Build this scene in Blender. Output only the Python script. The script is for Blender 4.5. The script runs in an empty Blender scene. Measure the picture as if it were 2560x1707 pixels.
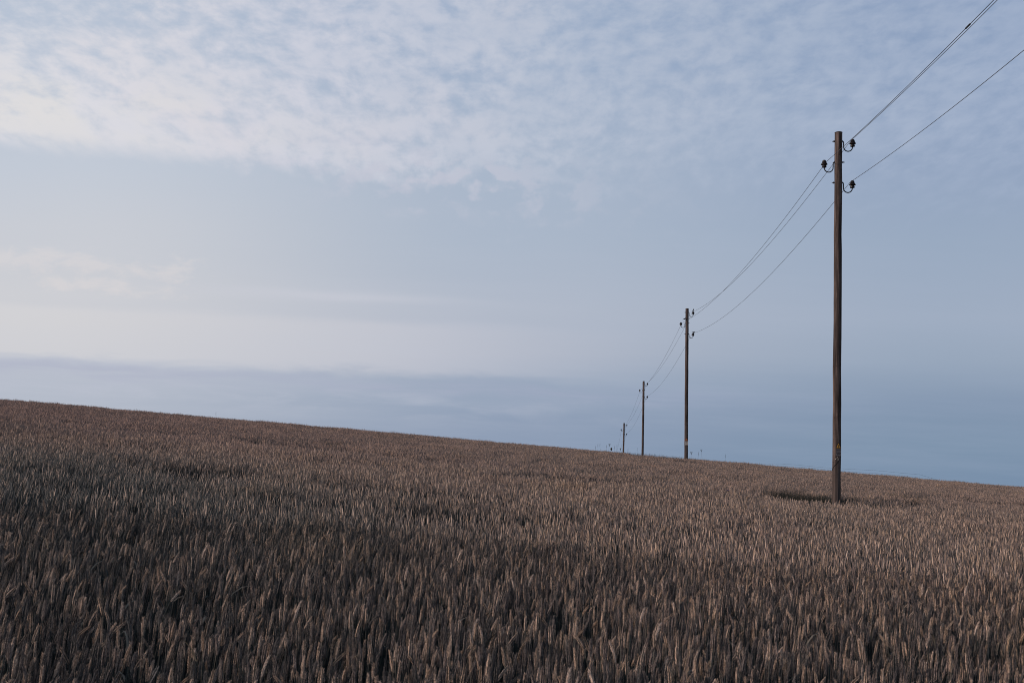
import bpy, bmesh, math, random
import numpy as np
from mathutils import Vector, Matrix, Euler
R = math.radians
C = bpy.context.scene.collection
scene = bpy.context.scene
random.seed(7)
rng = np.random.default_rng(11)

# ------------------------------------------------------------------ camera
EYE = 1.46
FPX = 3555.6            # focal length in pixels of the 2560 px wide photograph
HOR = 1240.0            # its level line
cam = bpy.data.cameras.new('camera'); cam_o = bpy.data.objects.new('camera', cam); C.objects.link(cam_o)
cam_o.location = (0, 0, EYE); cam_o.rotation_euler = (R(90), 0, 0)
cam.lens = 50; cam.sensor_width = 36; cam.shift_y = (HOR - 853.5) / 2560
cam.clip_start = 0.05; cam.clip_end = 12000
cam.dof.use_dof = True; cam.dof.focus_distance = 22; cam.dof.aperture_fstop = 16
scene.camera = cam_o
scene.view_settings.view_transform = 'Standard'; scene.view_settings.look = 'None'
scene.view_settings.exposure = 0; scene.view_settings.gamma = 1
scene.cycles.filter_width = 1.0
scene.cycles.max_bounces = 6; scene.cycles.diffuse_bounces = 3

# ------------------------------------------------------------------ sun
SUN_AZ, SUN_EL = R(-104), R(15)       # azimuth from +Y towards +X
sd = Vector((math.sin(SUN_AZ) * math.cos(SUN_EL), math.cos(SUN_AZ) * math.cos(SUN_EL), math.sin(SUN_EL)))
sun = bpy.data.lights.new('sun', 'SUN'); sun_o = bpy.data.objects.new('sun', sun); C.objects.link(sun_o)
sun.energy = 2.7; sun.angle = R(5); sun.color = (1.0, 0.74, 0.60)
sun_o.rotation_euler = sd.to_track_quat('Z', 'Y').to_euler()
sun_o.location = (-30, 0, 20)

# ------------------------------------------------------------------ node helper
def lin(c):
    return tuple((v / 255 / 12.92) if v / 255 <= 0.04045 else ((v / 255 + 0.055) / 1.055) ** 2.4 for v in c)

class NB:
    def __init__(s, tree): s.t = tree; s.n = tree.nodes; s.l = tree.links
    def put(s, sock, v):
        if isinstance(v, bpy.types.NodeSocket): s.l.new(v, sock)
        elif isinstance(v, (tuple, list)):
            sock.default_value = tuple(v) + ((1,) if len(v) == 3 and len(sock.default_value) == 4 else ())
        else: sock.default_value = v
    def m(s, op, a, b=0.0, c=0.0, clamp=False):
        n = s.n.new('ShaderNodeMath'); n.operation = op; n.use_clamp = clamp
        s.put(n.inputs[0], a); s.put(n.inputs[1], b); s.put(n.inputs[2], c); return n.outputs[0]
    def add(s, a, b): return s.m('ADD', a, b)
    def sub(s, a, b): return s.m('SUBTRACT', a, b)
    def mul(s, a, b): return s.m('MULTIPLY', a, b)
    def ss(s, x, a, b, lo=0.0, hi=1.0):
        n = s.n.new('ShaderNodeMapRange'); n.interpolation_type = 'SMOOTHSTEP'
        s.put(n.inputs[0], x); s.put(n.inputs[1], a); s.put(n.inputs[2], b); s.put(n.inputs[3], lo); s.put(n.inputs[4], hi)
        return n.outputs[0]
    def lr(s, x, a, b, lo=0.0, hi=1.0):
        n = s.n.new('ShaderNodeMapRange'); n.clamp = True
        s.put(n.inputs[0], x); s.put(n.inputs[1], a); s.put(n.inputs[2], b); s.put(n.inputs[3], lo); s.put(n.inputs[4], hi)
        return n.outputs[0]
    def bump(s, x, c, w):      # smooth bump, 1 at c
        d = s.m('DIVIDE', s.sub(x, c), w); return s.m('EXPONENT', s.mul(s.mul(d, d), -1.0))
    def mix(s, f, a, b, mode='MIX'):
        n = s.n.new('ShaderNodeMix'); n.data_type = 'RGBA'; n.blend_type = mode
        s.put(n.inputs[0], f); s.put(n.inputs[6], a); s.put(n.inputs[7], b); return n.outputs[2]
    def xyz(s, x, y, z=0.0):
        n = s.n.new('ShaderNodeCombineXYZ'); s.put(n.inputs[0], x); s.put(n.inputs[1], y); s.put(n.inputs[2], z); return n.outputs[0]
    def sep(s, v):
        n = s.n.new('ShaderNodeSeparateXYZ'); s.put(n.inputs[0], v); return n.outputs
    def noise(s, v, scale, detail=4.0, rough=0.55, dist=0.0, col=False):
        n = s.n.new('ShaderNodeTexNoise'); s.put(n.inputs['Vector'], v); n.inputs['Scale'].default_value = scale
        n.inputs['Detail'].default_value = detail; n.inputs['Roughness'].default_value = rough; n.inputs['Distortion'].default_value = dist
        return n.outputs['Color' if col else 'Fac']
    def ramp(s, x, stops):
        n = s.n.new('ShaderNodeValToRGB'); s.put(n.inputs[0], x); e = n.color_ramp.elements
        while len(e) < len(stops): e.new(0.5)
        for i, (p, c) in enumerate(stops): e[i].position = p; e[i].color = tuple(c) + (1,)
        return n.outputs[0]

# ------------------------------------------------------------------ world: veiled evening sky with altocumulus
world = bpy.data.worlds.new('World'); scene.world = world; world.use_nodes = True
w = NB(world.node_tree); w.n.clear()
tc = w.n.new('ShaderNodeTexCoord').outputs['Generated']
X, Y, Z = w.sep(tc)
hyp = w.m('SQRT', w.add(w.mul(X, X), w.mul(Y, Y)))
AZ = w.m('ARCTAN2', X, Y)
EL = w.m('DIVIDE', Z, w.m('MAXIMUM', hyp, 1e-4))
VV = w.m('MULTIPLY', EL, w.m('DIVIDE', 1.0, w.m('MAXIMUM', w.m('COSINE', w.m('MINIMUM', w.m('ABSOLUTE', AZ), 0.5)), 0.3)))
# how far from the sun's side of the sky: 0 near the left of the view, 1 at its right
GA = R(-95)
cs = w.m('DIVIDE', w.add(w.mul(X, math.sin(GA)), w.mul(Y, math.cos(GA))), w.m('MAXIMUM', hyp, 1e-4))
T = w.lr(cs, 0.22, -0.42)
nish = w.n.new('ShaderNodeTexSky'); nish.sky_type = 'NISHITA'; nish.sun_disc = False
nish.sun_elevation = SUN_EL; nish.sun_rotation = SUN_AZ; nish.air_density = 1.0; nish.dust_density = 1.5
E5 = w.mul(VV, 2.0)   # ramps run over tan(elevation) 0 .. 0.5
left = w.ramp(E5, [(0.0, lin((168, 178, 194))), (0.12, lin((176, 184, 200))), (0.19, lin((190, 195, 208))), (0.28, lin((206, 207, 213))), (0.38, lin((204, 207, 215))), (0.46, lin((198, 205, 217))), (0.60, lin((190, 200, 216))), (1.0, lin((168, 184, 208)))])
right = w.ramp(E5, [(0.0, lin((118, 142, 170))), (0.07, lin((123, 146, 173))), (0.13, lin((131, 150, 177))), (0.19, lin((151, 166, 188))), (0.25, lin((160, 173, 194))), (0.36, lin((154, 170, 193))), (0.46, lin((148, 165, 192))), (0.60, lin((139, 159, 190))), (1.0, lin((124, 147, 184)))])
mid = w.ramp(E5, [(0.0, lin((130, 150, 178))), (0.10, lin((141, 157, 183))), (0.16, lin((154, 168, 190))), (0.20, lin((172, 180, 197))), (0.26, lin((178, 186, 202))), (0.36, lin((173, 185, 203))), (0.48, lin((170, 184, 204))), (0.60, lin((160, 177, 202))), (1.0, lin((148, 168, 199)))])
base = w.mix(w.ss(T, 0.0, 0.5), left, mid); base = w.mix(w.ss(T, 0.45, 0.95), base, right)
base = w.mix(0.06, base, w.mix(1.0, nish.outputs[0], (0.10, 0.10, 0.10), 'MULTIPLY'))
# cloud layer seen in perspective: parallel rolls running away from the viewer
zc = w.m('MAXIMUM', Z, 0.03)
PX, PY = w.m('DIVIDE', X, zc), w.m('DIVIDE', Y, zc)
pv = w.xyz(w.mul(PX, 1.0), w.mul(PY, 0.42))
warp = w.noise(w.xyz(PX, PY), 1.6, 3, 0.5, col=True)
wv = w.n.new('ShaderNodeVectorMath'); wv.operation = 'MULTIPLY_ADD'; w.put(wv.inputs[0], warp); wv.inputs[1].default_value = (0.22, 0.22, 0.0); w.put(wv.inputs[2], pv)
pw = wv.outputs[0]
n_big = w.noise(pw, 1.3, 3, 0.5)
n_puff = w.noise(pw, 14.0, 5, 0.50)
n_roll = w.noise(pw, 5.5, 3, 0.5)
fan = w.xyz(w.m('DIVIDE', AZ, w.add(w.m('MAXIMUM', VV, 0.0), 0.16)), w.mul(VV, 3.1))
fw = w.n.new('ShaderNodeVectorMath'); fw.operation = 'MULTIPLY_ADD'; w.put(fw.inputs[0], w.noise(fan, 6.0, 3, 0.5, col=True)); fw.inputs[1].default_value = (0.05, 0.05, 0.0); w.put(fw.inputs[2], fan)
n_fan = w.noise(fw.outputs[0], 27.0, 6, 0.58)
n_fan2 = w.noise(fw.outputs[0], 9.0, 3, 0.5)
n_wisp = w.noise(w.xyz(w.mul(PX, 1.0), w.mul(PY, 0.25)), 7.0, 6, 0.62, 0.6)
edge = w.add(w.sub(w.sub(VV, w.add(w.mul(AZ, -0.092), 0.2080)), 0.0), w.add(w.mul(w.sub(w.noise(pw, 2.6, 5, 0.55), 0.5), 0.025), w.mul(w.sub(n_fan, 0.5), w.lr(T, 0.1, 0.5, 0.01, 0.07))))
soft = w.lr(T, 0.35, 0.8, 0.02, 0.11)
m_layer = w.ss(edge, 0.0, soft)
dens = w.add(w.add(w.mul(w.sub(n_fan, 0.5), w.lr(T, 0.3, 0.9, 2.3, 1.6)), w.mul(w.sub(n_fan2, 0.5), 0.95)), w.add(w.mul(w.sub(n_roll, 0.5), 0.6), w.mul(w.sub(n_big, 0.5), 1.0)))
dens = w.add(dens, w.mul(w.sub(n_puff, 0.5), 0.5))
lowfill = w.mul(w.ss(w.sub(VV, w.add(w.mul(AZ, -0.092), 0.2080)), 0.10, 0.0), w.lr(T, 0.75, 0.25, 0.0, 0.32))
corner = w.mul(w.ss(AZ, -0.12, -0.34), w.mul(w.ss(VV, 0.30, 0.34), -0.30))
cov = w.add(w.add(w.lr(T, 0.0, 1.0, 0.34, 0.38), lowfill), corner)
alpha = w.mul(w.ss(w.add(dens, cov), -0.38, 0.82), m_layer)
cl_col = w.ramp(T, [(0.0, lin((222, 221, 227))), (0.25, lin((210, 211, 222))), (0.5, lin((191, 198, 213))), (0.75, lin((174, 186, 206))), (1.0, lin((166, 180, 204)))])
cl_col = w.mix(w.mul(w.ss(n_fan2, 0.35, 0.70), 0.45), cl_col, w.mix(0.5, cl_col, base))
warm = w.mul(w.ss(w.noise(pw, 2.2, 2, 0.5), 0.45, 0.7), w.lr(T, 0.75, 0.2, 0.0, 0.28))
cl_col = w.mix(warm, cl_col, lin((222, 214, 218)))
cream = w.mul(w.mul(w.bump(AZ, -0.34, 0.16), w.bump(VV, w.add(w.mul(AZ, -0.12), 0.235), 0.030)), w.ss(n_fan2, 0.35, 0.6))
cl_col = w.mix(w.mul(cream, 0.7), cl_col, lin((228, 224, 221)))
sky = w.mix(w.mul(alpha, 0.92), base, cl_col)
# round pale puffs along the lower edge of the layer
puffm = w.mul(w.bump(edge, 0.010, 0.018), w.bump(AZ, -0.045, 0.10))
puff = w.mul(w.ss(w.noise(w.xyz(w.mul(AZ, 1.0), w.mul(VV, 1.5)), 46.0, 4, 0.5), 0.46, 0.60), puffm)
sky = w.mix(w.mul(puff, 0.7), sky, lin((196, 198, 212)))
# slanting low bank of stratus
W = w.add(VV, w.mul(w.add(AZ, 0.35), 0.048))
sn = w.noise(w.xyz(w.mul(AZ, 6.5), w.mul(W, 34.0)), 1.8, 6, 0.58, 0.4)
sn2 = w.noise(w.xyz(w.mul(AZ, 5.0), w.mul(W, 60.0)), 2.0, 4, 0.55)
Wn = w.add(W, w.mul(w.sub(sn, 0.5), 0.026))
band = w.mul(w.ss(Wn, 0.0945, 0.1060), w.ss(Wn, 0.172, 0.126))
topline = w.ss(w.add(W, w.mul(w.sub(sn2, 0.5), 0.006)), 0.139, 0.131)
band = w.mul(band, w.add(w.mul(topline, 0.65), 0.35))
band = w.mul(band, w.ss(T, 0.72, 0.30))
sky = w.mix(w.mul(band, 0.55), sky, w.ramp(T, [(0.0, lin((219, 216, 216))), (0.4, lin((203, 203, 212))), (0.8, lin((180, 187, 204)))]))
under = w.mul(w.bump(Wn, 0.0905, 0.0062), w.ss(T, 0.85, 0.55))
sky = w.mix(w.mul(under, w.add(0.18, w.mul(w.ss(sn2, 0.35, 0.60), 0.55))), sky, w.ramp(T, [(0.0, lin((176, 181, 199))), (0.5, lin((160, 169, 191))), (1.0, lin((140, 156, 184)))]))
low = w.mul(w.bump(W, 0.078, 0.010), w.mul(w.ss(sn, 0.42, 0.66), w.ss(T, 0.8, 0.2)))
sky = w.mix(w.mul(low, 0.45), sky, lin((190, 194, 208)))
# thin streak and a small ragged cumulus over the bank
st = w.mul(w.bump(w.add(W, w.mul(w.sub(sn2, 0.5), 0.006)), 0.1515, 0.0042), w.bump(AZ, -0.125, 0.085))
sky = w.mix(w.mul(st, 0.42), sky, lin((205, 206, 216)))
cn = w.noise(w.xyz(AZ, w.mul(VV, 2.2)), 34.0, 7, 0.65, 0.4)
slo = w.add(VV, w.mul(w.add(AZ, 0.30), 0.07))
cm = w.m('MAXIMUM', w.mul(w.bump(AZ, -0.315, 0.075), w.bump(slo, 0.1645, 0.0095)), w.mul(w.mul(w.bump(AZ, -0.275, 0.055), w.bump(slo, 0.149, 0.008)), 0.85))
cm = w.m('MAXIMUM', cm, w.mul(w.bump(AZ, -0.245, 0.035), w.bump(slo, 0.164, 0.012)))
cum = w.mul(w.ss(w.add(cm, w.mul(w.sub(cn, 0.5), 3.4)), 0.35, 1.15), w.ss(cm, 0.05, 0.45))
sky = w.mix(w.mul(cum, 0.42), sky, lin((224, 217, 216)))
# faint streaks everywhere low in the sky
sky = w.mix(w.mul(w.ss(w.noise(w.xyz(w.mul(AZ, 3.0), w.mul(W, 34.0)), 1.7, 5, 0.6), 0.35, 0.75), w.mul(w.ss(VV, 0.26, 0.12), 0.16)), sky, w.mix(T, lin((206, 208, 216)), lin((160, 174, 197))))
sky = w.mix(w.ss(EL, -0.002, -0.03), sky, lin((92, 84, 82)))
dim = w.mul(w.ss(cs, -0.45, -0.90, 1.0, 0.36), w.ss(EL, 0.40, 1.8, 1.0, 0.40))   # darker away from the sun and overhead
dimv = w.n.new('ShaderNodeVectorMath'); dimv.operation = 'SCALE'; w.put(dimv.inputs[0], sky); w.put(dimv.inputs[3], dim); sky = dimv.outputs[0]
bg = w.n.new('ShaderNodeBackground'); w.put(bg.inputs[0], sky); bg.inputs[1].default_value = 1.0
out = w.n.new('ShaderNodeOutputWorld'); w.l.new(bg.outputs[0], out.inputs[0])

# ------------------------------------------------------------------ object helpers
def tag(o, label=None, cat=None, group=None, kind=None):
    if label: o['label'] = label
    if cat: o['category'] = cat
    if group: o['group'] = group
    if kind: o['kind'] = kind
    return o

def mesh_obj(name, verts, faces, mat=None, parent=None, smooth=False, link=True):
    me = bpy.data.meshes.new(name); me.from_pydata([tuple(v) for v in verts], [], faces); me.update()
    if smooth: me.polygons.foreach_set('use_smooth', [True] * len(me.polygons))
    o = bpy.data.objects.new(name, me)
    if mat: me.materials.append(mat)
    if link: C.objects.link(o)
    if parent: o.parent = parent
    return o

class MB:
    def __init__(s): s.v = []; s.f = []; s.c = []
    def ring_tube(s, pts, radii, n=8, caps=True, col=None, twist=0.0):
        pts = [Vector(p) for p in pts]; b = len(s.v); up = Vector((0, 0, 1)); side = None
        for i, p in enumerate(pts):
            t = (pts[min(i + 1, len(pts) - 1)] - pts[max(i - 1, 0)]).normalized()
            if side is None:
                side = t.cross(up) if abs(t.dot(up)) < 0.95 else t.cross(Vector((0, 1, 0)))
                side.normalize()
            side = (side - t * side.dot(t)).normalized(); o2 = t.cross(side)
            r = radii[i] if hasattr(radii, '__len__') else radii
            for k in range(n):
                a = 2 * math.pi * k / n + twist
                s.v.append(p + side * (math.cos(a) * r) + o2 * (math.sin(a) * r))
                if col is not None: s.c.append(col)
        for i in range(len(pts) - 1):
            for k in range(n):
                a0, a1 = b + i * n + k, b + i * n + (k + 1) % n
                s.f.append((a0, a1, a1 + n, a0 + n))
        if caps:
            s.f.append(tuple(b + k for k in range(n))[::-1]); e = b + (len(pts) - 1) * n
            s.f.append(tuple(e + k for k in range(n)))
    def lathe(s, prof, at=(0, 0, 0), n=16):
        at = Vector(at); b = len(s.v)
        for r, z in prof:
            for k in range(n):
                a = 2 * math.pi * k / n; s.v.append(at + Vector((math.cos(a) * r, math.sin(a) * r, z)))
        for i in range(len(prof) - 1):
            for k in range(n):
                a0, a1 = b + i * n + k, b + i * n + (k + 1) % n
                s.f.append((a0, a1, a1 + n, a0 + n))
        s.f.append(tuple(b + k for k in range(n))[::-1]); e = b + (len(prof) - 1) * n
        s.f.append(tuple(e + k for k in range(n)))
    def box(s, x0, x1, y0, y1, z0, z1):
        b = len(s.v)
        s.v += [Vector(p) for p in ((x0, y0, z0), (x1, y0, z0), (x1, y1, z0), (x0, y1, z0), (x0, y0, z1), (x1, y0, z1), (x1, y1, z1), (x0, y1, z1))]
        s.f += [tuple(b + i for i in q) for q in ((0, 3, 2, 1), (4, 5, 6, 7), (0, 1, 5, 4), (1, 2, 6, 5), (2, 3, 7, 6), (3, 0, 4, 7))]
    def prism(s, poly, y0, y1):      # polygon in x,z extruded along y
        b = len(s.v); n = len(poly)
        s.v += [Vector((x, y0, z)) for x, z in poly] + [Vector((x, y1, z)) for x, z in poly]
        s.f.append(tuple(b + i for i in range(n))); s.f.append(tuple(b + n + i for i in range(n))[::-1])
        for i in range(n): j = (i + 1) % n; s.f.append((b + i, b + n + i, b + n + j, b + j))
    def build(s, name, mat, parent=None, smooth=False, link=True):
        o = mesh_obj(name, s.v, s.f, mat, parent, smooth, link)
        if s.c:
            at = o.data.attributes.new('plant', 'FLOAT_VECTOR', 'POINT')
            at.data.foreach_set('vector', np.array(s.c, dtype=np.float32).ravel())
        return o

def px(x, y, d):     # world point at depth d behind pixel (x, y) of the photograph
    return Vector(((x - 1280) / FPX * d, d, EYE + (HOR - y) / FPX * d))

def material(name, rough=0.8, spec=0.3, metal=0.0):
    m = bpy.data.materials.new(name); m.use_nodes = True; nb = NB(m.node_tree)
    b = nb.n['Principled BSDF']; b.inputs['Roughness'].default_value = rough
    b.inputs['Specular IOR Level'].default_value = spec; b.inputs['Metallic'].default_value = metal
    return m, nb, b

# ------------------------------------------------------------------ materials
wheat_m, nb, b = material('wheat', 0.75, 0.25)
at = nb.n.new('ShaderNodeAttribute'); at.attribute_name = 'plant'
rnd, typ, spk = nb.sep(at.outputs['Vector'])
oi = nb.n.new('ShaderNodeObjectInfo').outputs['Random']
pos = nb.n.new('ShaderNodeNewGeometry').outputs['Position']
gx, gy, gz = nb.sep(pos)
fine = nb.noise(pos, 300.0, 2, 0.6)
r2 = rnd
ear = nb.ramp(r2, [(0.0, (0.100, 0.102, 0.106)), (0.35, (0.19, 0.165, 0.160)), (0.62, (0.31, 0.250, 0.232)), (0.85, (0.45, 0.345, 0.265)), (1.0, (0.67, 0.56, 0.49))])  # light painted in: blue-grey tones for unlit ears, orange ones for sunlit ears
stem = nb.ramp(r2, [(0.0, (0.014, 0.028, 0.034)), (0.7, (0.034, 0.050, 0.052)), (1.0, (0.24, 0.22, 0.18))])  # greyish-green stems, darkened to teal to carry the shade of the gaps
patch = nb.noise(nb.xyz(nb.mul(gx, 0.30), nb.mul(gy, 0.16)), 1.0, 4, 0.6)
green = nb.ss(patch, 0.40, 0.66)
side = nb.m('DIVIDE', gx, nb.add(gy, 2.0))
grl = nb.mul(nb.ss(nb.add(side, nb.mul(nb.sub(patch, 0.5), 0.5)), 0.12, -0.22), nb.mul(nb.ss(nb.add(gy, nb.mul(side, 18.0)), 26.0, 7.0), nb.lr(gy, 4.5, 11.0, 0.35, 1.0)))
gsum = nb.m('ADD', nb.mul(green, 0.30), nb.mul(grl, 0.85), clamp=True)
ear2 = nb.mix(gsum, ear, nb.ramp(r2, [(0.0, (0.055, 0.070, 0.076)), (0.55, (0.125, 0.138, 0.140)), (0.85, (0.25, 0.218, 0.198)), (1.0, (0.52, 0.44, 0.39))]))
gold = nb.ss(nb.noise(nb.xyz(nb.mul(gx, 0.5), nb.mul(gy, 0.25), 7.0), 1.0, 3, 0.6), 0.55, 0.72)
ear2 = nb.mix(nb.mul(nb.mul(nb.ss(side, 0.10, -0.30), nb.ss(gy, 15.0, 45.0)), 0.5), ear2, nb.mix(1.0, ear2, (1.10, 0.94, 0.97), 'MULTIPLY'))
ear2 = nb.mix(nb.mul(gold, nb.lr(side, -0.2, 0.3, 0.15, 0.5)), ear2, nb.mix(1.0, ear2, (1.15, 1.0, 0.68), 'MULTIPLY'))
ear2 = nb.mix(1.0, ear2, nb.mix(spk, (0.45, 0.46, 0.47), (1.62, 1.54, 1.44)), 'MULTIPLY')  # random tone per spikelet, spread wide to paint bead highlights on the ears
colr = nb.mix(nb.ss(typ, 0.3, 0.7), ear2, stem)
colr = nb.mix(nb.mul(fine, 0.35), colr, nb.mix(1.0, colr, (0.45, 0.43, 0.42), 'MULTIPLY'))
nb.put(b.inputs['Base Color'], colr)

pole_m, nb, b = material('weathered_pole_wood', 0.85, 0.2)
ob = nb.n.new('ShaderNodeTexCoord').outputs['Object']
ox, oy, oz = nb.sep(ob)
gr = nb.noise(nb.xyz(nb.mul(ox, 26.0), nb.mul(oy, 26.0), nb.mul(oz, 1.1)), 1.0, 5, 0.65)
blot = nb.noise(nb.xyz(nb.mul(ox, 6.0), nb.mul(oy, 6.0), nb.mul(oz, 0.9)), 1.0, 4, 0.6)
pc = nb.ramp(gr, [(0.34, (0.016, 0.013, 0.013)), (0.5, (0.066, 0.052, 0.048)), (0.64, (0.180, 0.140, 0.126))])
pc = nb.mix(nb.ss(blot, 0.45, 0.75), pc, (0.045, 0.038, 0.037))
pc = nb.mix(nb.mul(nb.ss(nb.noise(nb.xyz(nb.mul(ox, 3.0), nb.mul(oy, 3.0), nb.mul(oz, 9.0)), 1.0, 3, 0.6), 0.62, 0.72), 0.7), pc, (0.04, 0.028, 0.025))
pc = nb.mix(nb.mul(nb.ss(oz, 2.6, 1.4), 0.5), pc, (0.052, 0.045, 0.044))
nb.put(b.inputs['Base Color'], pc)
bp = nb.n.new('ShaderNodeBump'); bp.inputs['Strength'].default_value = 0.6; bp.inputs['Distance'].default_value = 0.01
nb.put(bp.inputs['Height'], gr); nb.put(b.inputs['Normal'], bp.outputs[0])

def simple(name, col, rough=0.7, spec=0.3, metal=0.0, var=0.35, sc=12.0):
    m, nb, b = material(name, rough, spec, metal)
    o = nb.n.new('ShaderNodeTexCoord').outputs['Object']
    n = nb.noise(o, sc, 4, 0.6)
    nb.put(b.inputs['Base Color'], nb.mix(n, tuple(c * (1 - var) for c in col), tuple(c * (1 + var) for c in col)))
    return m
end_m = simple('pole_end_grain', (0.06, 0.048, 0.044), 0.9)
iron_m = simple('galvanised_iron', (0.028, 0.033, 0.040), 0.55, 0.4, 0.3)
glaze_m = simple('brown_glazed_porcelain', (0.010, 0.006, 0.0055), 0.30, 0.35)
wire_m = simple('oxidised_wire', (0.055, 0.06, 0.07), 0.6, 0.4)
black_m = simple('black_enamel', (0.012, 0.012, 0.012), 0.5)
yellow_m = simple('faded_yellow_enamel', (0.52, 0.27, 0.05), 0.55)
orange_m = simple('faded_orange_enamel', (0.42, 0.12, 0.04), 0.55)
plate_m = simple('weathered_grey_plate', (0.13, 0.12, 0.125), 0.6, 0.3, 0.0, 0.5, 30)
pale_m = simple('pale_plate', (0.34, 0.32, 0.30), 0.6)
tin_m = simple('bright_tin', (0.62, 0.62, 0.60), 0.4)
weed_m = simple('dry_weed', (0.045, 0.045, 0.032), 0.9)
blue_m = simple('cornflower_petal', (0.13, 0.12, 0.30), 0.8)
bird_m = simple('dark_plumage', (0.02, 0.02, 0.022), 0.8)

grass_m, nb, b = material('verge_grass', 0.85, 0.2)
g2 = nb.n.new('ShaderNodeNewGeometry').outputs['Position']
nb.put(b.inputs['Base Color'], nb.ramp(nb.noise(g2, 14.0, 4, 0.6), [(0.3, (0.018, 0.024, 0.020)), (0.6, (0.038, 0.040, 0.032)), (0.85, (0.11, 0.085, 0.065))]))
soil_m, nb, b = material('field_soil', 0.95, 0.1)
g3 = nb.n.new('ShaderNodeNewGeometry').outputs['Position']
sx, sy, sz = nb.sep(g3)
sc_ = nb.ramp(nb.noise(g3, 3.0, 6, 0.65), [(0.3, (0.022, 0.019, 0.017)), (0.7, (0.05, 0.042, 0.036))])
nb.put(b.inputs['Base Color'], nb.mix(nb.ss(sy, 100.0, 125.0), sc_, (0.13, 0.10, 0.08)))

# ------------------------------------------------------------------ the hill
KN = [(-60, -2.5, 0.030), (0, -0.76, 0.0340), (30, 0.494, 0.0480), (69, 2.44, 0.0460), (84, 3.035, 0.030), (111, 2.75, -0.055), (160, -1.2, -0.11), (400, -28.0, -0.06), (900, -40.0, 0.0), (9000, -40.0, 0.0)]
KY = np.array([k[0] for k in KN]); KZ = np.array([k[1] for k in KN]); KS = np.array([k[2] for k in KN])
def gfun(y):
    y = np.clip(np.asarray(y, float), KY[0], KY[-1]); i = np.clip(np.searchsorted(KY, y, side='right') - 1, 0, len(KY) - 2)
    h = KY[i + 1] - KY[i]; t = (y - KY[i]) / h
    return ((2*t**3 - 3*t**2 + 1) * KZ[i] + (t**3 - 2*t**2 + t) * h * KS[i] + (-2*t**3 + 3*t**2) * KZ[i + 1] + (t**3 - t**2) * h * KS[i + 1])
def top(x, y):       # mean height of the ears
    x = np.asarray(x, float)
    return EYE + gfun(y) - 0.0875 * 160 * np.tanh(x / 160.0)
WH = 0.80
def vnoise(x, y, seed):
    x = np.asarray(x, float); y = np.asarray(y, float)
    xi = np.floor(x).astype(np.int64); yi = np.floor(y).astype(np.int64); fx = x - xi; fy = y - yi
    def h(a, c):
        n = (a * 374761393 + c * 668265263 + seed * 974634777) & 0xffffffff
        n = ((n ^ (n >> 13)) * 1274126177) & 0xffffffff
        return ((n ^ (n >> 16)) & 0xffff) / 65535.0
    fx = fx * fx * (3 - 2 * fx); fy = fy * fy * (3 - 2 * fy)
    return (h(xi, yi) * (1 - fx) + h(xi + 1, yi) * fx) * (1 - fy) + (h(xi, yi + 1) * (1 - fx) + h(xi + 1, yi + 1) * fx) * fy

def rows(*segs):
    return np.concatenate([np.arange(a, b_, s) for a, b_, s in segs])
gxs = rows((-6000, -1000, 1000), (-1000, -200, 160), (-200, -60, 20), (-60, 60, 2.5), (60, 200, 20), (200, 1000, 160), (1000, 6001, 1000))
gys = rows((-60, 0, 6), (0, 120, 2.0), (120, 200, 8), (200, 1000, 50), (1000, 9001, 1000))
GX, GY = np.meshgrid(gxs, gys)
GZ = top(GX, GY) - WH + (vnoise(GX * 0.4, GY * 0.4, 3) - 0.5) * 0.05
nx, ny = len(gxs), len(gys)
vs = np.stack([GX.ravel(), GY.ravel(), GZ.ravel()], 1)
fs = [(j*nx+i, j*nx+i+1, (j+1)*nx+i+1, (j+1)*nx+i) for j in range(ny-1) for i in range(nx-1)]
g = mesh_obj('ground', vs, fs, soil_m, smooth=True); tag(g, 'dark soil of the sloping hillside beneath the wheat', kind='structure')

# ------------------------------------------------------------------ wheat plants
def ear_pts(base, L, lean, az, curve):
    """centre line of an ear, starting upright-ish and bending over by curve"""
    out = [Vector(base)]; a = lean; n = 10
    for i in range(n):
        a += curve / n
        d = Vector((math.sin(a) * math.cos(az), math.sin(a) * math.sin(az), math.cos(a)))
        out.append(out[-1] + d * (L / n))
    return out
def along(pts, t):
    f = t * (len(pts) - 1); i = min(int(f), len(pts) - 2); return pts[i].lerp(pts[i + 1], f - i), (pts[i + 1] - pts[i]).normalized()

def spikelet(mb, p, d, r, L, c, n=5):
    c = (c[0], c[1], random.random())
    d = d.normalized(); s = d.orthogonal().normalized(); o = d.cross(s); b_ = len(mb.v)
    mb.v.append(p); mb.c.append(c)
    for f, rr in ((0.35, r), (0.72, r * 0.72)):
        for k in range(n):
            a = 2 * math.pi * k / n
            mb.v.append(p + d * (L * f) + (s * math.cos(a) + o * math.sin(a)) * rr); mb.c.append(c)
    mb.v.append(p + d * L); mb.c.append(c)
    for k in range(n):
        k2 = (k + 1) % n
        mb.f.append((b_, b_ + 1 + k2, b_ + 1 + k)); mb.f.append((b_ + 1 + k, b_ + 1 + k2, b_ + 1 + n + k2, b_ + 1 + n + k)); mb.f.append((b_ + 1 + n + k, b_ + 1 + n + k2, b_ + 1 + 2 * n))

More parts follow.
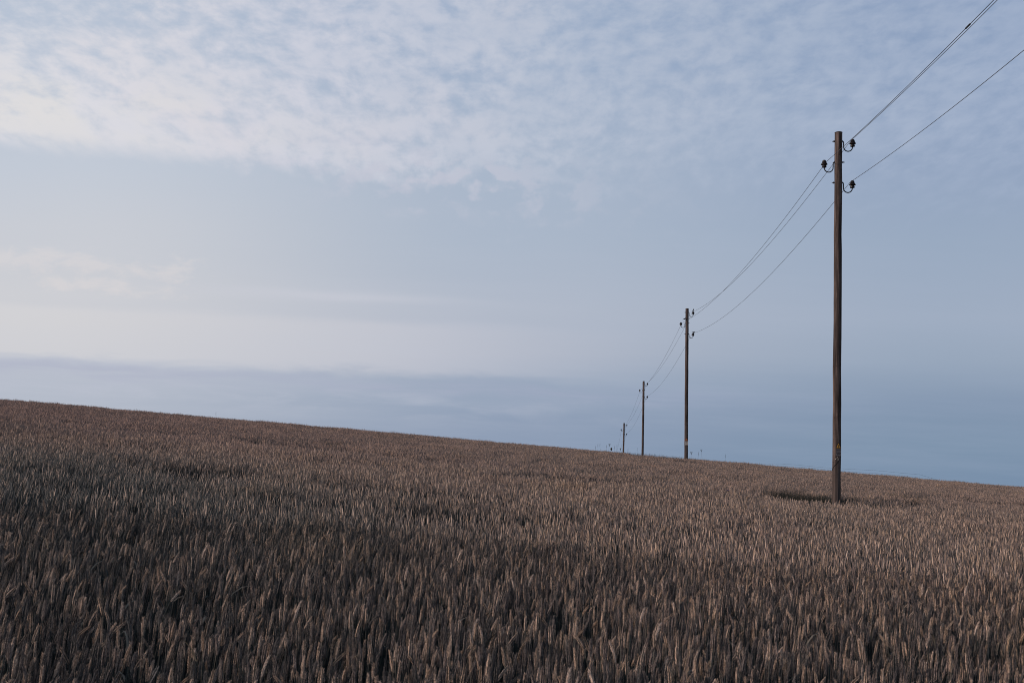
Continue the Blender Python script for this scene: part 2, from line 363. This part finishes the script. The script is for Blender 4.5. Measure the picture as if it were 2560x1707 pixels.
def plant(mb, x, y, lod, rs):
    h = WH + rs.normal(0, 0.038) - (0.10 * rs.random() if rs.random() < 0.3 else 0.0)
    L = rs.uniform(0.062, 0.092); az = rs.uniform(0, 2 * math.pi); rv = rs.random() if lod < 2 else rs.uniform(0.22, 0.86)
    lean = abs(rs.normal(0, 0.10)); curve = abs(rs.normal(0.05, 0.16))
    if rs.random() < 0.06: lean += rs.uniform(0.25, 0.7); h -= 0.02
    zb = h - L * math.cos(lean + curve * 0.5)
    base = Vector((x, y, zb)); st = Vector((x - math.cos(az) * lean * zb * 0.5, y - math.sin(az) * lean * zb * 0.5, -0.05))
    pts = ear_pts(base, L, lean, az, curve); ce = (rv, 0.0, 0.0); cs_ = (rv, 1.0, 0.0)
    if lod == 0:
        mb.ring_tube([st, st.lerp(base, 0.5) + Vector((0, 0, 0)), base, pts[9]], [0.0021, 0.0019, 0.0014, 0.0006], 4, False, cs_)
        tw = rs.uniform(0, math.pi); nsp = 10
        for i in range(nsp * 2):
            t = 0.0 + 0.88 * i / (nsp * 2 - 1); p, d = along(pts, t)
            s = d.orthogonal().normalized(); s = Matrix.Rotation(tw, 3, d) @ s; o = d.cross(s)
            sg = 1 if i % 2 else -1; env = 0.38 + 0.62 * math.sin(math.pi * min(1, (t * 0.9 + 0.16))) 
            ro = 0.0024 * env
            for q in (-1, 0, 1):
                dd = d * 1.0 + s * (sg * 0.24) + o * (q * 0.16) + Vector((rs.normal(0, .05), rs.normal(0, .05), 0))
                spikelet(mb, p + s * (sg * ro * 0.9) + o * (q * ro * 0.8), dd, 0.0019 * env, 0.0108 * (0.8 + 0.4 * rs.random()), ce, 4)
        if rs.random() < 0.5:
            for q in range(rs.integers(2, 6)):
                p, d = along(pts, rs.uniform(0.55, 0.98)); a = rs.uniform(0, 6.28)
                dd = (d + Vector((math.cos(a), math.sin(a), 0)) * 0.3).normalized()
                mb.ring_tube([p, p + dd * rs.uniform(0.015, 0.04)], [0.0005, 0.0001], 3, False, ce)
    else:
        n = 4 if lod == 1 else 3; k = 9 if lod == 1 else 5
        mb.ring_tube([st, base], [0.0022, 0.0016], 3, False, cs_)
        prof = []; pp = []; ce = (rv, 0.0, rs.uniform(0.3, 0.9))
        for i in range(k):
            t = i / (k - 1); env = (0.30 + 0.70 * math.sin(math.pi * min(1, (t * 0.85 + 0.15)))) * (1.0 if t < 0.95 else 0.25)
            wob = 1.0 if lod == 2 else (1.22 if i % 2 else 0.82)
            prof.append((0.0039 if lod == 1 else 0.0042) * env * wob); pp.append(along(pts, min(t, 0.999))[0])
        mb.ring_tube(pp, prof, n, False, ce, rs.uniform(0, 1.5))
    # leaves
    pl = {0: 0.75, 1: 0.6, 2: 0.35}[lod]
    for q in range(2):
        if rs.random() < pl:
            zf = rs.uniform(0.30, 0.80) if rs.random() < 0.95 else 0.93; p0 = st.lerp(base, zf); a = rs.uniform(0, 6.28); Lf = rs.uniform(0.08, 0.17); wd = rs.uniform(0.0025, 0.0055)
            ns = 4 if lod < 2 else 2; up0 = rs.uniform(0.35, 1.3); side = Vector((-math.sin(a), math.cos(a), 0)) * wd
            b_ = len(mb.v); p = p0.copy(); el = up0; cl = (rs.random(), rs.uniform(0.55, 1.0), 0.0)
            for i in range(ns + 1):
                wv_ = side * (1 - 0.85 * (i / ns) ** 1.5)
                mb.v += [p - wv_, p + wv_]; mb.c += [cl, cl]
                p = p + Vector((math.cos(a) * math.cos(el), math.sin(a) * math.cos(el), math.sin(el))) * (Lf / ns); el -= rs.uniform(0.3, 0.75) * 4 / ns * 0.8
            for i in range(ns): mb.f.append((b_ + 2*i, b_ + 2*i + 1, b_ + 2*i + 3, b_ + 2*i + 2))

LODS = [(0, 0.25, 6), (1, 0.25, 6), (2, 0.42, 6)]
DENS = 560
clumps = []
for lod, s, nv in LODS:
    for v in range(nv):
        rs = np.random.default_rng(100 * lod + v); mb = MB()
        for _ in range(int((DENS if lod < 2 else 780) * s * s)):
            plant(mb, rs.uniform(-0.62, 0.62) * s, rs.uniform(-0.62, 0.62) * s, lod, rs)
        o = mb.build('wheat_clump', wheat_m, smooth=(lod != 2), link=False); clumps.append((lod, v, o))

POLES = [  # x at top, x at base, y top, y foot, depth, attach y of the three brackets
    dict(xt=2096.3, xb=2091.0, yt=332.0, yb=1256, d=30.0, at=(354, 406, 457), rt=0.079, rb=0.091),
    dict(xt=1717.8, xb=1715.0, yt=772.0, yb=1158, d=69.1, at=(781, 808, 834.4), rt=0.078, rb=0.092),
    dict(xt=1609.2, xb=1606.2, yt=953.0, yb=1150, d=111.3, at=(958.5, 974.7, 991), rt=0.077, rb=0.092),
    dict(xt=1560.3, xb=1558.0, yt=1057.6, yb=1150, d=153.6, at=(1061.8, 1073.3, 1084.3), rt=0.080, rb=0.095)]
def line_x(y): return 5.575 + 0.0422 * y     # the pole line on the ground

def smooth(x, a, b_):
    t = np.clip((x - a) / (b_ - a), 0, 1); return t * t * (3 - 2 * t)
HOLL = []   # cx, cy, half length x, half width y, depth
def hollow(x0, x1, y, ypx, hw, depth):
    """a thin place in the crop seen between photo columns x0..x1 at row ypx"""
    xm = ((x0 + x1) / 2 - 1280) / FPX
    ys = np.linspace(3, 80, 800); ee = (gfun(ys) - 0.0875 * xm * ys) / ys * FPX
    d = ys[np.argmin(np.abs(ee - (HOR - ypx)))] if y is None else y
    HOLL.append((xm * d, d, (x1 - x0) / 2 / FPX * d, hw, depth))
hollow(850, 1330, None, 1234, 0.65, 0.42); hollow(620, 1300, None, 1264, 0.5, 0.42); hollow(1150, 1500, None, 1228, 0.4, 0.2)
hollow(60, 500, None, 1217, 0.65, 0.36); hollow(350, 640, None, 1167, 1.0, 0.36); hollow(-40, 420, None, 1264, 0.5, 0.34)
hollow(1550, 1900, None, 1263, 0.5, 0.30); hollow(2100, 2560, None, 1290, 0.4, 0.22); hollow(1500, 2050, None, 1330, 0.3, 0.18)
hollow(1300, 1560, None, 1195, 0.9, 0.24); hollow(520, 900, None, 1110, 1.2, 0.24); hollow(2200, 2600, None, 1248, 0.8, 0.26)
hollow(0, 300, None, 1120, 1.0, 0.22); hollow(900, 1500, None, 1160, 1.3, 0.20); hollow(1750, 2050, None, 1220, 0.9, 0.2); hollow(100, 700, None, 1350, 0.25, 0.18)
def hollow_at(x, y):
    h = np.zeros_like(x)
    for cx, cy, hx, hy, dp in HOLL:
        wob = (vnoise(x * 0.8, y * 0 + 3.3, 9) - 0.5) * 1.0
        h = np.maximum(h, dp * np.exp(-((x - cx) / hx) ** 4) * np.exp(-((y - cy + wob * hy) / hy) ** 2) * (0.55 + 0.9 * vnoise(x * 1.3, y, 8)))
    return h
def dheight(x, y):
    h = (vnoise(x * 0.55, y * 0.35, 1) - 0.5) * 0.09 + (vnoise(x * 1.5, y * 1.3, 2) - 0.5) * 0.07 + (vnoise(x * 0.10, y * 0.30, 5) - 0.5) * 0.08
    h = h - hollow_at(x, y) - 0.07 * np.exp(-((x - 6.3) / 1.5) ** 2) * np.exp(-((y - 28.4) / 1.3) ** 2) - 0.045 * np.exp(-((x - 8.0) / 1.4) ** 4) * np.exp(-((y - 28.9 - (x - 7) * 0.95) / 1.1) ** 2)
    return h
def place(lo, hi, s, lod):
    ys = np.arange(lo, hi, s); P = []
    for y in ys:
        wdt = 0.36 * y * 1.28 + 1.6
        xs = np.arange(-wdt, wdt, s); P.append(np.stack([xs, np.full_like(xs, y)], 1))
    P = np.concatenate(P); P = P + rng.uniform(-0.5, 0.5, P.shape) * s
    # rough verge left unsown round the feet of the poles
    a_, b_ = P[:, 0], P[:, 1]; wob = (vnoise(a_ * 1.3, b_ * 0, 33) - 0.5) * 1.2
    keep = ~((b_ > 29.2 + wob * 0.3) & (b_ < 34.0 + wob) & (a_ > 5.0 + rng.random(len(P)) * 1.0) & (a_ < 7.4))
    keep &= ~((np.abs(b_ - (31.4 + (a_ - 7.0) * 0.95)) < 1.7 + wob) & (a_ > 7.0) & (a_ < 10.3 + wob * 2))
    keep &= ~((b_ > 68.5) & (b_ < 76.0) & (a_ > line_x(b_) - 2.6) & (a_ < line_x(b_) + 0.7))
    keep &= ~((b_ > 76.0) & (a_ > line_x(b_) - 2.4) & (a_ < line_x(b_) + 1.0))
    keep &= rng.random(len(P)) > hollow_at(a_, b_) * 2.2
    P = P[keep]; P = np.concatenate([P, np.full((len(P), 1), lod)], 1); return P
pts = np.concatenate([place(1.4, 11.0, 0.25, 0), place(11.0, 30.0, 0.25, 1), place(30.0, 103.0, 0.42, 2)])
N = len(pts)
x, y, lodv = pts[:, 0], pts[:, 1], pts[:, 2]
z = top(x, y) - WH + dheight(x, y)
var = rng.integers(0, 6, N)
leanr = R(2.5) + R(11) * smooth(-x / (y + 3), -0.02, 0.30) + R(5) * (vnoise(x * 0.35, y * 0.35, 21) - 0.5) + rng.normal(0, R(2.0), N)
leany = R(8) * (vnoise(x * 0.5, y * 0.4, 22) - 0.5)
rot = np.zeros((N, 3))
for i in range(N):
    e = (Matrix.Rotation(leanr[i], 3, 'Y') @ Matrix.Rotation(leany[i], 3, 'X') @ Matrix.Rotation(random.uniform(0, 6.2832), 3, 'Z')).to_euler()
    rot[i] = e
scl = rng.uniform(0.95, 1.05, N)
x = x - np.sin(leanr) * WH
me = bpy.data.meshes.new('wheat_field')
me.vertices.add(N); me.vertices.foreach_set('co', np.stack([x, y, z], 1).astype(np.float32).ravel())
a = me.attributes.new('rot', 'FLOAT_VECTOR', 'POINT'); a.data.foreach_set('vector', rot.astype(np.float32).ravel())
a = me.attributes.new('scl', 'FLOAT', 'POINT'); a.data.foreach_set('value', scl.astype(np.float32))
a = me.attributes.new('vid', 'INT', 'POINT'); a.data.foreach_set('value', (lodv * 10 + var).astype(np.int32))
me.materials.append(wheat_m)
wf = bpy.data.objects.new('wheat_field', me); C.objects.link(wf)
tag(wf, 'ripe brown wheat covering the whole slope', 'wheat', kind='stuff')
ng = bpy.data.node_groups.new('wheat_scatter', 'GeometryNodeTree')
ng.interface.new_socket('Geometry', in_out='INPUT', socket_type='NodeSocketGeometry')
ng.interface.new_socket('Geometry', in_out='OUTPUT', socket_type='NodeSocketGeometry')
gi = ng.nodes.new('NodeGroupInput'); go = ng.nodes.new('NodeGroupOutput'); jn = ng.nodes.new('GeometryNodeJoinGeometry')
def named(nm, ty):
    n = ng.nodes.new('GeometryNodeInputNamedAttribute'); n.data_type = ty; n.inputs[0].default_value = nm
    return [o_ for o_ in n.outputs if o_.enabled and o_.name == 'Attribute'][0]
arot, ascl, avid = named('rot', 'FLOAT_VECTOR'), named('scl', 'FLOAT'), named('vid', 'INT')
for lod, v, o in clumps:
    cmp = ng.nodes.new('FunctionNodeCompare'); cmp.data_type = 'INT'; cmp.operation = 'EQUAL'
    ii = [s for s in cmp.inputs if s.enabled]; ng.links.new(avid, ii[0]); ii[1].default_value = lod * 10 + v
    obn = ng.nodes.new('GeometryNodeObjectInfo'); obn.inputs[0].default_value = o; obn.inputs[1].default_value = True
    ip = ng.nodes.new('GeometryNodeInstanceOnPoints')
    ng.links.new(gi.outputs[0], ip.inputs['Points']); ng.links.new(cmp.outputs[0], ip.inputs['Selection'])
    ng.links.new(obn.outputs['Geometry'], ip.inputs['Instance']); ng.links.new(arot, ip.inputs['Rotation']); ng.links.new(ascl, ip.inputs['Scale'])
    ng.links.new(ip.outputs[0], jn.inputs[0])
ng.links.new(jn.outputs[0], go.inputs[0])
md = wf.modifiers.new('scatter', 'NODES'); md.node_group = ng
print('wheat clumps placed:', N)

# ------------------------------------------------------------------ verge grass at the feet of the poles
mb = MB()
def blade(x0, y0, h, wd, lean, rs):
    a = rs.uniform(0, 6.28); z0 = float(top(x0, y0)) - WH; p = Vector((x0, y0, z0)); el = math.pi / 2 - abs(rs.normal(0, lean)); b_ = len(mb.v)
    sd_ = Vector((-math.sin(a), math.cos(a), 0)) * wd
    for i in range(4):
        ww = sd_ * (1 - i / 3.3); mb.v += [p - ww, p + ww]
        p = p + Vector((math.cos(a) * math.cos(el), math.sin(a) * math.cos(el), math.sin(el))) * (h / 3); el -= rs.uniform(0.05, 0.4)
    for i in range(3): mb.f.append((b_ + 2*i, b_ + 2*i+1, b_ + 2*i+3, b_ + 2*i+2))
rs = np.random.default_rng(5)
for _ in range(12000):
    xx = rs.uniform(4.9, 7.35); yy = rs.uniform(29.5, 33.8)
    near = math.exp(-((xx - 6.4) / 0.8) ** 2)
    blade(xx, yy, rs.uniform(0.58, 0.76) + 0.16 * near + 0.08 * near * rs.random() - (0.18 if yy < 30.3 and xx > 6.5 else 0.0), 0.0035, 0.20, rs)
for _ in range(14000):
    xx = rs.uniform(7.0, 11.3); blade(xx, 31.4 + (xx - 7.0) * 0.95 + rs.uniform(-1.9, 1.9), rs.uniform(0.40, 0.66), 0.0035, 0.3, rs)
for _ in range(6000):
    yy = rs.uniform(68.5, 76); xx = line_x(yy) + rs.uniform(-2.8, 0.8); blade(xx, yy, rs.uniform(0.74, 0.98), 0.006, 0.2, rs)
for _ in range(5000):
    yy = rs.uniform(76, 92); xx = line_x(yy) + rs.uniform(-2.6, 1.2); blade(xx, yy, rs.uniform(0.80, 1.05), 0.007, 0.15, rs)
vg = mb.build('verge_grass', grass_m); tag(vg, 'dark rough grass growing round the feet of the poles', 'grass', kind='stuff')

# ------------------------------------------------------------------ poles
ins_prof = [(0.018, -0.112), (0.046, -0.110), (0.049, -0.098), (0.047, -0.078), (0.037, -0.066), (0.044, -0.060), (0.069, -0.052), (0.072, -0.045), (0.066, -0.036), (0.052, -0.012), (0.043, 0.004), (0.038, 0.012), (0.041, 0.020), (0.037, 0.032), (0.024, 0.046), (0.006, 0.050)]
ins_me = None
WN = {}
def bracket(root, side, cx, cy, cz, r, idx):
    """S-hook bolted through the pole with an insulator on its upturned end"""
    m = MB(); s = side; xo = s * 0.298
    P = [(cx - s * (r + 0.055), cy, cz), (cx + s * (r + 0.012), cy, cz)]
    m.ring_tube(P, 0.008, 8)
    J = [(cx + s * (r - 0.01), cy, cz), (cx + s * (r + 0.018), cy, cz), (cx + s * (r + 0.028), cy, cz - 0.012), (cx + s * (r + 0.030), cy, cz - 0.10)]
    x1, x2 = r + 0.030, 0.298; rad = (x2 - x1) / 2; mx = (x1 + x2) / 2
    for k in range(1, 11):
        a = math.pi + math.pi * k / 11; J.append((cx + s * (mx + rad * math.cos(a)), cy, cz - 0.115 + rad * math.sin(a) * 1.0))
    J.append((cx + xo, cy, cz - 0.105)); J.append((cx + xo, cy, cz - 0.06))
    m.ring_tube(J, 0.0115, 10)
    br = m.build('bracket', iron_m, root, True)
    n = MB(); n.ring_tube([(cx - s * (r + 0.006), cy, cz), (cx - s * (r + 0.026), cy, cz)], 0.021, 6); n.build('bolt_nut', iron_m, br)
    wsh = MB(); wsh.ring_tube([(cx + s * (r - 0.002), cy, cz), (cx + s * (r + 0.006), cy, cz)], 0.026, 10); wsh.build('washer', iron_m, br)
    i = MB(); i.lathe(ins_prof, (cx + xo, cy, cz), 20); i.build('insulator', glaze_m, br, True)
    t = MB(); ring = [(cx + xo + 0.042 * math.cos(a), cy + 0.042 * math.sin(a), cz + 0.012) for a in np.linspace(0, 6.28, 17)]
    t.ring_tube(ring, 0.004, 5, False); t.build('tie_wire', wire_m, br)
    return (cx + xo, cy, cz + 0.012)

plabels = ['tallest and nearest wooden pole with yellow warning triangle', 'second nearest wooden pole with small orange and white sign near its foot',
           'third wooden pole with its foot hidden behind the hill crest, left of the orange-signed pole', 'smallest and farthest wooden pole, leftmost of the row on the crest']
for pi_, p in enumerate(POLES):
    d = p['d']; tp = px(p['xt'], p['yt'], d); bx_ = (p['xb'] - 1280) / FPX * d
    zt = tp.z; zg = float(top(bx_, d)) - WH - 0.4
    yb_vis = EYE + (HOR - p['yb']) / FPX * d
    k = (tp.x - bx_) / (zt - yb_vis)                     # lean per metre of height
    root = bpy.data.objects.new('utility_pole', None); C.objects.link(root); root.location = (bx_ - k * (yb_vis - zg), d, zg)
    tag(root, plabels[pi_], 'utility pole', 'wooden utility poles marching over the hill')
    H = zt - zg
    def cxl(z): return k * z                              # local centre at local height z
    m = MB(); ns = 26; rs = np.random.default_rng(40 + pi_); rr = []
    ptsl = []
    for i in range(ns):
        f = i / (ns - 1); zz = H * f; ptsl.append((cxl(zz) + rs.normal(0, 0.0025), rs.normal(0, 0.0025), zz)); rr.append((p['rb'] * (1 - f) + p['rt'] * f) * (1 + rs.normal(0, 0.008)))
    m.ring_tube(ptsl[:-1] + [(cxl(H - 0.012), 0, H - 0.012)], rr, 28)
    m.build('shaft', pole_m, root, True)
    c = MB(); c.lathe([(p['rt'] - 0.001, -0.010), (p['rt'] + 0.004, -0.004), (p['rt'] + 0.003, 0.006), (p['rt'] * 0.6, 0.018), (0.01, 0.024)], (cxl(H), 0, H), 24); c.build('cap', end_m, root, True)
    for bi, (ay, sgn) in enumerate(zip(p['at'], (1, -1, 1))):
        zl = EYE + (HOR - ay) / FPX * d - zg; f = zl / H; r = p['rb'] * (1 - f) + p['rt'] * f
        t = bracket(root, sgn, cxl(zl), 0, zl, r, bi); WN[(pi_, bi)] = Vector(t) + root.location
    if pi_ < 2:
        zs = EYE + (HOR - (1121.3 if pi_ == 0 else 1102.2)) / FPX * d - zg; q = 1.0 if pi_ == 0 else 1.25
        f = zs / H; r = p['rb'] * (1 - f) + p['rt'] * f; fy = -r - 0.010; ox_ = cxl(zs) + (0.014 if pi_ == 0 else 0.0)
        sg = MB(); sg.prism([(-0.060 * q, 0.004), (0.060 * q, 0.004), (0, 0.132 * q)], 0.0, 0.006)
        sign = sg.build('warning_triangle', black_m, root); sign.location = (ox_, fy - 0.003, zs); sign['label'] = 'yellow triangle with black lightning bolt' if pi_ == 0 else 'orange triangle'
        sf = MB(); sf.prism([(-0.046 * q, 0.012), (0.046 * q, 0.012), (0, 0.114 * q)], -0.003, -0.0005); sfo = sf.build('sign_face', yellow_m if pi_ == 0 else orange_m, sign)
        bl = MB(); bl.prism([(0.006, 0.092), (-0.013, 0.050), (-0.001, 0.054), (-0.008, 0.030), (-0.012, 0.032), (-0.002, 0.016), (0.004, 0.036), (0.0, 0.034), (0.012, 0.064), (0.001, 0.060)], -0.0055, -0.0035); bl.build('lightning_bolt', black_m, sign)
        if pi_ == 0: rot_ = R(6)
        else: rot_ = R(-4)
        sign.rotation_euler = (0, 0, rot_)
        pl = MB(); pl.prism([(-0.058 * q, -0.158 * q), (0.058 * q, -0.158 * q), (0.058 * q, -0.010), (-0.058 * q, -0.010)], 0.0, 0.005)
        plo = pl.build('notice_plate', plate_m if pi_ == 0 else pale_m, root); plo.location = (ox_, fy - 0.002, zs); plo.rotation_euler = (0, 0, rot_)
        ln = MB()
        for j in range(4):
            zz = -0.034 - j * 0.028; ww = (0.046, 0.042, 0.048, 0.034)[j]
            ln.prism([(-ww, zz - 0.004), (ww, zz - 0.004), (ww, zz + 0.004), (-ww, zz + 0.004)], -0.0025, -0.0008)
        ln.build('faded_line', black_m, plo)
        if pi_ == 0:
            st = MB()      # thin dark band wound down round the pole from the plate
            za = EYE + (HOR - 1148) / FPX * d - zg; zb = EYE + (HOR - 1176) / FPX * d - zg
            pp = []
            for a_ in np.linspace(R(-62), R(-185), 24):
                u = (a_ - R(-62)) / (R(-185) - R(-62)); zz = za + (zb - za) * u; pp.append((cxl(zz) + (r + 0.003) * math.cos(a_), (r + 0.003) * math.sin(a_), zz))
            st.ring_tube(pp, 0.007, 6); st.build('dark_band', black_m, root, True)
            for j, (dx, dzp, rr_) in enumerate(((-0.035, 1147.0, 0.0105), (-0.002, 1144.4, 0.010), (0.012, 1149.2, 0.009))):
                zz = EYE + (HOR - dzp) / FPX * d - zg; tg = MB()
                arc = [(rr_ * math.cos(a_), 0, rr_ * math.sin(a_)) for a_ in np.linspace(R(-40), R(-40 + 240), 9)] if j else [(-0.004, 0, -0.014), (0.0, 0, 0.0), (0.006, 0, 0.012)]
                tg.ring_tube(arc, 0.0035 if j else 0.006, 6); to = tg.build('metal_tag', tin_m, root); to.location = (cxl(zz) + dx, -math.sqrt(max(r * r - dx * dx, 0)) - 0.006, zz)

# ------------------------------------------------------------------ overhead wires, one object per conductor
def span(a, b_, sag, n=40):
    out = []
    for i in range(n + 1):
        t = i / n; p = a.lerp(b_, t); p.z -= 4 * sag * t * (1 - t); out.append(p)
    return out
SAG0 = (0.484, 0.516, 0.644); SAG1 = (0.52, 0.50, 0.555); SAG2 = (0.42, 0.46, 0.50); SAG3 = (0.5, 0.5, 0.55)
wl = ['thin wire carried by the topmost right hand insulators', 'thin wire carried by the left hand insulators, with a dark splice high on the right', 'thin wire carried by the lower right hand insulators']
for k in range(3):
    start = WN[(0, k)].copy(); side = WN[(0, k)].x - line_x(30.0)
    s0 = Vector((line_x(-9) + side, -9, start.z - 1.0))
    P4 = WN[(3, k)]; s5 = Vector((line_x(196) + side, 196, P4.z - 3.6))
    ptsw = span(s0, WN[(0, k)], SAG0[k])[:-1] + span(WN[(0, k)], WN[(1, k)], SAG1[k])[:-1] + span(WN[(1, k)], WN[(2, k)], SAG2[k])[:-1] + span(WN[(2, k)], P4, SAG3[k])[:-1] + span(P4, s5, 0.5)
    off = Vector((-0.045 if k != 1 else 0.045, 0, 0)) 
    m = MB(); m.ring_tube([p + off for p in ptsw], 0.0050, 5); wo = m.build('overhead_wire', wire_m, None, True)
    tag(wo, wl[k], 'power line', 'conductors strung between the poles')
    if k == 1:
        sp = span(s0, WN[(0, 1)], SAG0[1], 400)
        best = min(range(len(sp)), key=lambda i: abs(1280 + FPX * (sp[i] + off).x / max(sp[i].y, 0.1) - 2421) if sp[i].y > 5 else 1e9)
        c0 = sp[best] + off; dv = (sp[best + 1] - sp[best - 1]).normalized()
        m = MB(); m.ring_tube([c0 - dv * 0.13, c0 - dv * 0.10, c0 + dv * 0.10, c0 + dv * 0.13], [0.006, 0.0125, 0.0125, 0.006], 8); m.build('splice_sleeve', black_m, wo, True)
# faint lines of another route, far beyond the crest
for k, L in enumerate(([(1790, 1176), (1840, 1164), (1890, 1159.6), (1936, 1158.7), (1981, 1160.7), (2026, 1165), (2078, 1169.7), (2123, 1172.3), (2188, 1175.5), (2300, 1186), (2420, 1222)],
                       [(1850, 1180), (1900, 1167), (1939, 1164), (1994, 1166.5), (2026, 1169), (2078, 1174.5), (2123, 1179), (2188, 1182.5), (2290, 1194), (2400, 1225)])):
    m = MB(); m.ring_tube([px(a_, b_, 300) for a_, b_ in L], 0.013, 5); o = m.build('distant_wire', wire_m)
    tag(o, ('hair thin upper wire of another line far beyond the hill crest', 'hair thin lower wire of another line just above the hill crest')[k], 'power line', 'faint far wires near the tallest pole')

# ------------------------------------------------------------------ birds on the second pole
def bird(loc, yaw, pitch, label, wings=False):
    m = MB()
    prof = [(-0.105, 0.006, 0.010), (-0.070, 0.007, 0.011), (-0.045, 0.012, 0.008), (-0.022, 0.024, 0.0), (0.010, 0.029, 0.0), (0.034, 0.024, 0.006), (0.048, 0.017, 0.014), (0.060, 0.018, 0.020), (0.072, 0.013, 0.021), (0.080, 0.004, 0.019), (0.090, 0.001, 0.017)]
    m.ring_tube([(a_, 0, c_) for a_, _, c_ in prof], [b_ for _, b_, _ in prof], 10)
    if wings:
        for s in (1, -1):
            m.v += [Vector((0.03, s * 0.02, 0.01)), Vector((-0.02, s * 0.02, 0.01)), Vector((-0.06, s * 0.09, 0.03)), Vector((0.01, s * 0.07, 0.03)), Vector((0.0, s * 0.04, 0.022))]
            q = len(m.v) - 5; m.f += [(q, q + 4, q + 3), (q, q + 1, q + 4), (q + 1, q + 2, q + 4), (q + 4, q + 2, q + 3)]
    o = m.build('small_bird', bird_m, None, True); o.location = loc; o.rotation_euler = (0, pitch, yaw)
    return tag(o, label, 'bird', 'small birds at the second pole')
A = WN[(1, 0)]; Cc = WN[(1, 2)]
bird(A + Vector((0.0, 0, 0.085)), R(-20), R(-52), 'small dark bird perched on the topmost insulator of the orange-signed pole')
bird(Cc + Vector((0.03, 0, 0.062)), R(10), R(8), 'small dark bird on the lowest insulator of the orange-signed pole')
bird(px(1711.3, 797.3, 69.0), R(5), R(-28), 'small dark bird flying just left of the orange-signed pole', True)

# ------------------------------------------------------------------ weeds on the crest, cornflower
def weed(xp, d, h, seed, head, label, grp):
    rs = np.random.default_rng(seed); X0 = (xp - 1280) / FPX * d; z0 = float(top(X0, d)) - WH; m = MB()
    n = 6; bend = rs.uniform(-0.12, 0.12); P = [(bend * (i / n) ** 2, 0, h * i / n) for i in range(n + 1)]
    m.ring_tube(P, [0.006 - 0.0006 * i for i in range(n + 1)], 5)
    hd = MB()
    if head == 'spike':
        hd.ring_tube([(bend, 0, h - 0.02), (bend, 0, h + 0.05), (bend + 0.005, 0, h + 0.13), (bend + 0.01, 0, h + 0.19)], [0.004, 0.008, 0.006, 0.003], 6)
    elif head == 'umbel':
        for q in range(9):
            a_ = rs.uniform(0, 6.28); rr_ = rs.uniform(0.02, 0.08); e = Vector((bend + rr_ * math.cos(a_), rr_ * math.sin(a_), h + 0.09 + rs.uniform(-0.02, 0.02)))
            hd.ring_tube([(bend, 0, h - 0.02), e], [0.004, 0.003], 4); hd.ring_tube([e, e + Vector((0, 0, 0.022))], [0.008, 0.010], 6)
    else:
        hd.lathe([(0.01, -0.02), (0.04, 0.03), (0.06, 0.08), (0.05, 0.13), (0.02, 0.17), (0.004, 0.18)], (bend, 0, h), 9)
    for q in range(3):
        zz = h * rs.uniform(0.3, 0.85); a_ = rs.uniform(0, 6.28); m.ring_tube([(bend * (zz / h) ** 2, 0, zz), (math.cos(a_) * 0.06, math.sin(a_) * 0.06, zz + 0.09)], [0.004, 0.002], 4)
    root = m.build('tall_weed', weed_m); root.location = (X0, d, z0); hd.build('seed_head', weed_m, root)
    return tag(root, label, 'weed', grp)
i = 0
for xp, h, hd in ((1489, 1.0, 'spike'), (1497, 1.12, 'spike'), (1504, 1.18, 'spike'), (1512, 1.1, 'spike'), (1520, 1.22, 'umbel'), (1536, 1.1, 'spike'), (1541, 1.18, 'spike'), (1553, 1.05, 'umbel'), (1566, 1.0, 'spike')):
    i += 1; weed(xp, 84, h, i, hd, 'thin dark weed stalk on the crest around the smallest pole', 'weeds on the crest at the far poles')
weed(1530, 84, 0.98, 60, 'bushy', 'stubby dark bushy weed head left of the smallest pole', 'weeds on the crest at the far poles')
weed(1594, 82, 1.06, 61, 'spike', 'lone dark weed stalk close to the third pole', 'weeds on the crest at the far poles')
for xp, h, hd, lb in ((1731, 1.15, 'umbel', 'forked dark weed just right of the orange-signed pole'), (1742, 1.12, 'spike', 'short upright dark weed in the gap right of the orange-signed pole'), (1757, 1.34, 'umbel', 'tallest pale weed with a broad head right of the orange-signed pole')):
    i += 1; weed(xp, 80, h, i + 20, hd, lb, 'weeds on the crest right of the second pole')
for xp, h, lb in ((1814, 1.12, 'single weed standing up on the crest left of the tallest pole'), (545, 1.02, 'single weed standing up on the crest in the left half of the field')):
    i += 1; weed(xp, 80, h, i + 20, 'spike', lb, 'lone weeds along the skyline')

def cornflower(xp, yp, label):
    xm = (xp - 1280) / FPX; ys = np.linspace(3, 80, 1600); ee = (gfun(ys) - 0.0875 * xm * ys) / ys * FPX
    d = float(ys[np.argmin(np.abs(ee - (HOR - yp) ))]); X0 = xm * d; zt = float(top(X0, d)) + 0.05
    m = MB(); m.ring_tube([(0, 0, -0.85), (0.01, 0, -0.4), (0, 0, 0)], 0.002, 4); o = m.build('cornflower', weed_m); o.location = (X0, d, zt)
    f = MB()
    for q in range(10):
        a_ = q * 0.628; c, s = math.cos(a_), math.sin(a_); b_ = len(f.v)
        f.v += [Vector((0, 0, 0)), Vector((c * 0.022 - s * 0.009, s * 0.022 + c * 0.009, 0.012)), Vector((c * 0.030, s * 0.030, 0.024)), Vector((c * 0.022 + s * 0.009, s * 0.022 - c * 0.009, 0.012))]; f.f.append((b_, b_ + 1, b_ + 2, b_ + 3))
    f.build('petals', blue_m, o); k = MB(); k.lathe([(0.002, -0.016), (0.008, -0.010), (0.009, 0.0), (0.006, 0.008)], (0, 0, 0), 8); k.build('calyx', weed_m, o)
    tag(o, label, 'flower')
cornflower(1820, 1233, 'single blue-violet cornflower in the wheat left of the tallest pole')
